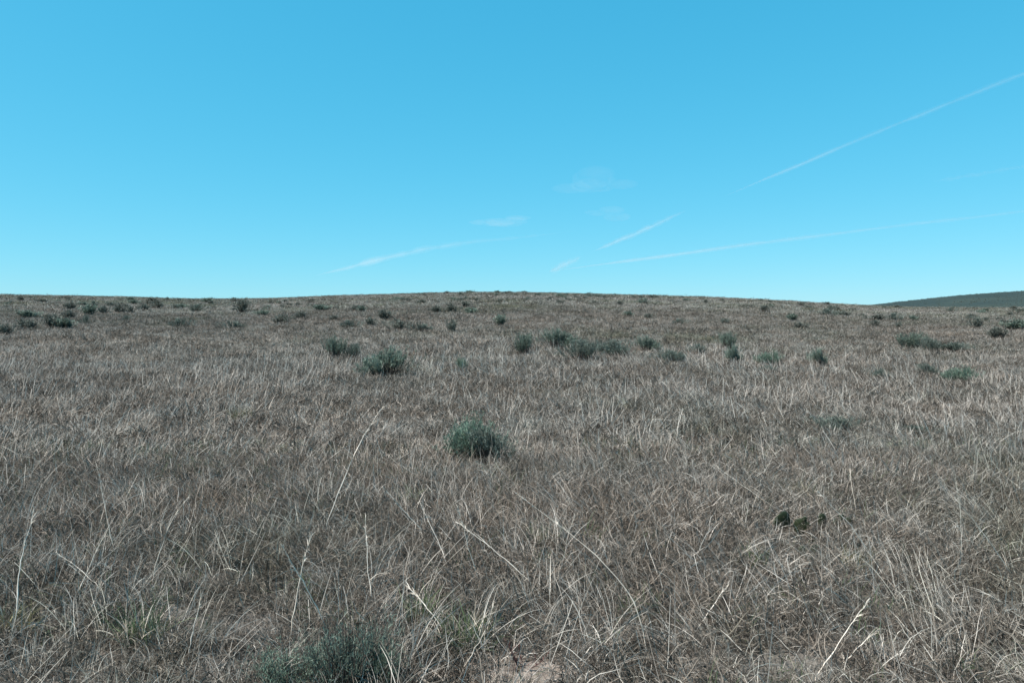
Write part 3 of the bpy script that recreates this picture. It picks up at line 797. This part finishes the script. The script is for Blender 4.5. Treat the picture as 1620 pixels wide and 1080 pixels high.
contrail([(1840, 27), (1620, 117), (1420, 196), (1140, 313)], [5, 5, 4, 3], .34, 'longest steep white vapour trail slanting to the upper right', 31)
contrail([(2000, 287), (1700, 325), (1400, 360), (1160, 390), (870, 429)], [3, 3, 4, 3], .62, 'long shallow white vapour trail low at the right', 32)
contrail([(495, 437), (640, 401), (720, 386), (930, 364)], [4, 6, 5, 3], .30, 'broad faint vapour trail low left of the middle of the sky', 33)
contrail([(935, 399), (1010, 368), (1088, 332)], [2, 5, 4], .32, 'short steep vapour trail low in the middle of the sky', 34)
contrail([(868, 430), (895, 418), (922, 405)], [5, 6, 4], .22, 'very short faint vapour trail just above the crest', 35)
contrail([(1470, 288), (1560, 274), (1700, 250)], [4, 4, 4], .2, 'barely visible vapour trail between the two longest trails', 36)

def wisp(px, py, w, h, tau, label, seed):
    rng = np.random.default_rng(seed)
    c = aloft(px, py); s = c[1] / F
    r = empty('cloud_wisp', c); tag(r, label, 'cloud', 'faint cloud wisps')
    V = []; Q = []
    A, K = 18, 9
    for b in range(9):
        o = (rng.normal(0, .24) * w * s, rng.normal(0, .3) * w * s, rng.normal(0, .28) * h * s)
        rx, ry, rz_ = rng.uniform(.18, .36) * w * s, rng.uniform(.18, .36) * w * s, rng.uniform(.15, .4) * h * s
        off = len(V)
        for k in range(K + 1):
            ph = math.pi * k / K
            for i in range(A):
                th = 2 * math.pi * i / A
                V.append((o[0] + rx * math.sin(ph) * math.cos(th), o[1] + ry * math.sin(ph) * math.sin(th), o[2] - rz_ * math.cos(ph)))
        for k in range(K):
            for i in range(A):
                j = (i + 1) % A
                Q.append((off + k * A + i, off + k * A + j, off + (k + 1) * A + j, off + (k + 1) * A + i))
    o = bpy.data.objects.new('vapour', np_mesh('vapour', np.array(V), Q, vol_material('wisp_vapour', 3.4 * tau / (w * s * .35)))); link(o, r)
wisp(790, 351, 80, 14, .030, 'small flat cloud wisp above the broad faint trail', 41)
wisp(932, 289, 100, 34, .016, 'highest and largest faint cloud wisp in the middle of the sky', 42)
wisp(972, 340, 60, 16, .018, 'faint cloud wisp above the short steep trail', 43)

# ------------------------------------------------------------------ light
SUN_EL, SUN_AZ = 57.0, -114.0          # degrees; azimuth from +Y (the view), positive to the right
sun = bpy.data.lights.new('sun', 'SUN'); sun.energy = 5.0; sun.angle = math.radians(.53); sun.color = (1.0, .94, .86)
so_ = bpy.data.objects.new('sun', sun); link(so_)
so_.rotation_euler = (math.radians(SUN_EL - 90), 0, math.radians(-SUN_AZ))
w = bpy.data.worlds.new('World'); SC.world = w; w.use_nodes = True
nt = w.node_tree; nt.nodes.clear()
sky = N(nt, 'ShaderNodeTexSky', sky_type='NISHITA'); sky.sun_disc = False
sky.sun_elevation = math.radians(SUN_EL); sky.sun_rotation = math.radians(SUN_AZ)
sky.altitude = 1200; sky.air_density = 1.0; sky.dust_density = .4; sky.ozone_density = 2.5
bg = N(nt, 'ShaderNodeBackground'); bg.inputs['Strength'].default_value = .1
wo = N(nt, 'ShaderNodeOutputWorld')
sep = N(nt, 'ShaderNodeSeparateColor'); nt.links.new(sky.outputs[0], sep.inputs[0])
cmb = N(nt, 'ShaderNodeCombineColor')
GAIN, POW = (.285, 1.728, 2.452), (1.063, .442, .357)      # the camera's rendering of the blue sky
for c in range(3):
    pw = N(nt, 'ShaderNodeMath', operation='POWER'); nt.links.new(sep.outputs[c], pw.inputs[0]); pw.inputs[1].default_value = POW[c]
    ml = N(nt, 'ShaderNodeMath', operation='MULTIPLY'); nt.links.new(pw.outputs[0], ml.inputs[0]); ml.inputs[1].default_value = GAIN[c]
    nt.links.new(ml.outputs[0], cmb.inputs[c])
nt.links.new(cmb.outputs[0], bg.inputs['Color']); nt.links.new(bg.outputs[0], wo.inputs['Surface'])

# ------------------------------------------------------------------ camera and view
cam = bpy.data.cameras.new('camera'); cam.sensor_width = 36; cam.lens = F / W0 * 36
cam.shift_y = -(H0 / 2 - EYE) / W0
cam.clip_start = .1; cam.clip_end = 600000
co = bpy.data.objects.new('camera', cam); link(co)
co.location = (0, 0, CAM_Z); co.rotation_euler = (math.radians(90), 0, 0)
SC.camera = co
SC.view_settings.view_transform = 'Standard'; SC.view_settings.look = 'None'; SC.view_settings.gamma = 1; SC.view_settings.exposure = 1.0
SC.view_settings.use_curve_mapping = False
SC.cycles.max_bounces = 6; SC.cycles.transparent_max_bounces = 8; SC.cycles.volume_bounces = 1
